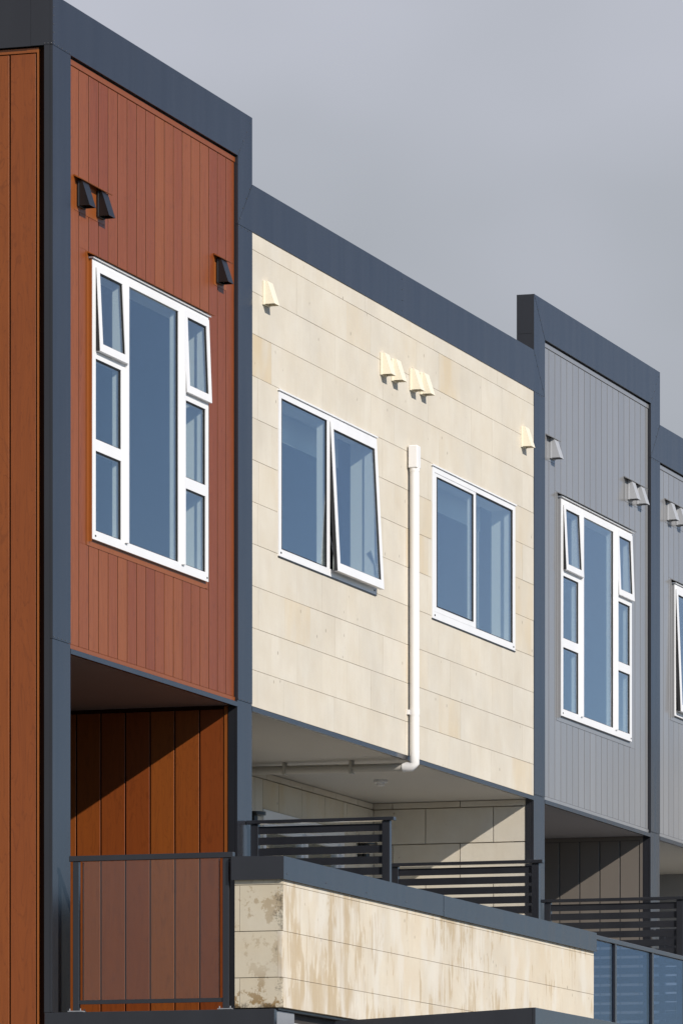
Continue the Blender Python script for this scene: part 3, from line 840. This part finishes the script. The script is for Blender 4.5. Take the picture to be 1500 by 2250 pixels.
# ------------------------------------------------------------------ limestone balcony wall
bw = thing('balcony_wall', (4.1, -1.5, 3.78), 'stained cream limestone balcony wall under a dark metal cap', 'wall')
box('core', 0.060, 8.262, -1.6935, -1.353, 3.79, 4.69, 'mortar', bw)
zp = [4.690, 4.651, 4.325, 4.000, 3.789]
joff = [0.70, 0.383, 0.692, 0.383]
def pl_par(a, b, c, d, n, p): return box(n, a, b, -1.700 + jit.uniform(0, .0012), -1.669, c, d, 'limestone_wet', p)
for r in range(4):
    stone_rows(bw, zp[r:r + 2], 0.030 if r in (2,) else 0.0605, 8.267, [joff[r]], pl_par, bed=0.0018, ver=0.0007)
EB = [(-1.700, -1.352, 4.653, 4.690), (-1.700, -1.390, 4.3275, 4.6485), (-1.387, -1.352, 4.3275, 4.6485), (-1.6675, -1.352, 4.0025, 4.3225), (-1.700, -1.390, 3.789, 3.9975), (-1.387, -1.352, 3.789, 3.9975)]
for i, (a, b, c, d) in enumerate(EB):
    o = box('end_block', 0.030, 0.0595, a, b, c, d, 'limestone_end', bw)
    o.color = (0.9 if i == 4 else 0.15, 0, 0, 1)
prism_x('cap', [(-1.722, 4.684), (-1.722, 4.846), (-1.335, 4.853), (-1.335, 4.684), (-1.339, 4.684), (-1.339, 4.845), (-1.718, 4.840), (-1.718, 4.684)], 0.008, 3.875, 'dark_metal', bw)
prism_x('cap', [(-1.724, 4.682), (-1.724, 4.842), (-1.333, 4.851), (-1.333, 4.684), (-1.339, 4.684), (-1.339, 4.843), (-1.718, 4.836), (-1.718, 4.682)], 3.862, 8.272, 'dark_metal', bw)
box('cap_end', 0.004, 0.0085, -1.722, -1.335, 4.684, 4.8455, 'dark_metal', bw)
for x in (0.08, 0.96, 1.92, 2.89, 3.86, 4.72, 5.59, 6.47, 7.35, 8.2): rivet((x, -1.724, 4.725), 'y', bw)

# ------------------------------------------------------------------ glass balustrades
gb = thing('glass_balustrade', (.05, -.7, 3.78), 'dark metal railing with one clear glass panel at the timber house balcony end', 'railing', 'balcony railings')
box('handrail', 0.028, 0.078, -1.338, -0.112, 4.846, 4.886, 'dark_metal', gb, 0.003)
for y0 in (-.184, -1.305):
    box('post', 0.034, 0.072, y0, y0 + .045, Z_FLOOR + .012, 4.845, 'dark_metal', gb, 0.002)
    box('base_plate', 0.010, 0.11, y0 - .03, y0 + .075, Z_FLOOR + .001, Z_FLOOR + .009, 'grey_metal', gb)
    for dx in (0.018, 0.10):
        for dy in (-.018, .062): tube('bolt', [(dx, y0 + dy, Z_FLOOR + .009), (dx, y0 + dy, Z_FLOOR + .024)], .005, 'grey_metal', gb, 8)
box('bottom_rail', 0.040, 0.068, -1.26, -.139, 3.835, 3.863, 'dark_metal', gb)
box('pane', 0.048, 0.058, -1.232, -.208, 3.864, 4.845, 'rail_glass', gb)
for y0 in (-.212, -1.232): box('glazing_bead', 0.0465, 0.0595, y0, y0 + .004, 3.866, 4.84, 'rubber', gb)

gb2 = thing('glass_balustrade', (12, -1.65, 3.78), 'long blue-tinted glass railing continuing from the limestone balcony wall to the right', 'railing', 'balcony railings')
box('handrail', 8.275, 20.6, -1.675, -1.625, 4.800, 4.838, 'dark_metal', gb2, 0.003)
px = [9.060 + 1.235 * i for i in range(10)]
for x in px:
    box('post', x, x + .05, -1.672, -1.630, 3.79, 4.799, 'dark_metal', gb2, 0.002)
edges = [8.285] + px
for a, b in zip(edges, px):
    a2 = a + (.058 if a > 8.3 else 0)
    box('pane', a2, b - .008, -1.656, -1.646, 3.84, 4.796, 'rail_glass_tinted', gb2)

# ------------------------------------------------------------------ slatted privacy screens
def screen(x, ya, yb, ztop, label):
    t = thing('privacy_screen', (x, (ya + yb) / 2, 3.78), label, 'screen', 'slatted screens between balconies')
    box('top_rail', x - .02, x + .045, yb - .036, ya + .030, ztop - .028, ztop, 'dark_metal', t, 0.002)
    box('post', x - .004, x + .046, ya - .062, ya, Z_FLOOR, ztop - .029, 'dark_metal', t, 0.002)
    box('post', x - .004, x + .046, yb, yb + .064, Z_FLOOR, ztop - .029, 'dark_metal', t, 0.002)
    z = ztop - .048
    while z > Z_FLOOR + .06:
        box('slat', x + .014, x + .030, yb + .0645, ya - .0625, z - .060, z, 'dark_metal', t, 0.0015)
        z -= 0.0845
screen(4.25, -.035, -1.170, 5.492, 'slatted dark screen nearest the timber house, half hidden by the wall cap')
screen(8.50, .150, -1.156, 5.487, 'slatted dark screen in the middle of the limestone balcony')
screen(12.60, -.041, -1.357, 5.463, 'slatted dark screen in front of the grey-boarded house')
screen(16.75, -.041, -1.20, 5.463, 'slatted dark screen seen through the right-hand glass railing')

# ------------------------------------------------------------------ porch roof in the foreground
pr = thing('porch_roof', (1.9, -2.5, 0.12), 'dark metal edged porch roof at the bottom of the photo', 'roof')
prism_x('end_fascia', [(-3.2, 3.46), (-3.2, 3.820), (-1.73, 3.746), (-1.73, 3.46)], 1.146, 1.17, 'dark_metal', pr)
box('front_fascia', 1.1465, 7.5, -3.2235, -3.2005, 3.46, 3.820, 'dark_metal', pr, 0.002)
prism_x('roof_sheet', [(-3.2, 3.60), (-3.2, 3.70), (-1.73, 3.65), (-1.73, 3.56)], 1.171, 7.5, 'roof_sheet', pr)
for x in (1.2, 7.3): box('post', x, x + .14, -3.19, -3.05, 0.12, 3.6, 'dark_metal', pr)

# ------------------------------------------------------------------ block across the street, mirrored in the far-right boards and post
ab = thing('apartment_block', (104, -14, 0), 'tan rendered block across the street, mirrored in the far-right boards', 'building')
box('wall', 95, 113, -21.4, -9.0, 0.0, 15.2, 'render_tan', ab)
box('roof', 94.7, 113.3, -21.7, -8.7, 15.2, 15.5, 'roof_sheet', ab)
for k in range(4):
    for j in range(3):
        w_ = box('window', 94.94, 95.0, -19.6 + j * 3.7, -18.2 + j * 3.7, 1.6 + k * 3.5, 3.0 + k * 3.5, 'white_metal', ab)
        box('pane', 94.92, 94.939, -19.52 + j * 3.7, -18.28 + j * 3.7, 1.68 + k * 3.5, 2.92 + k * 3.5, 'black_metal', w_)
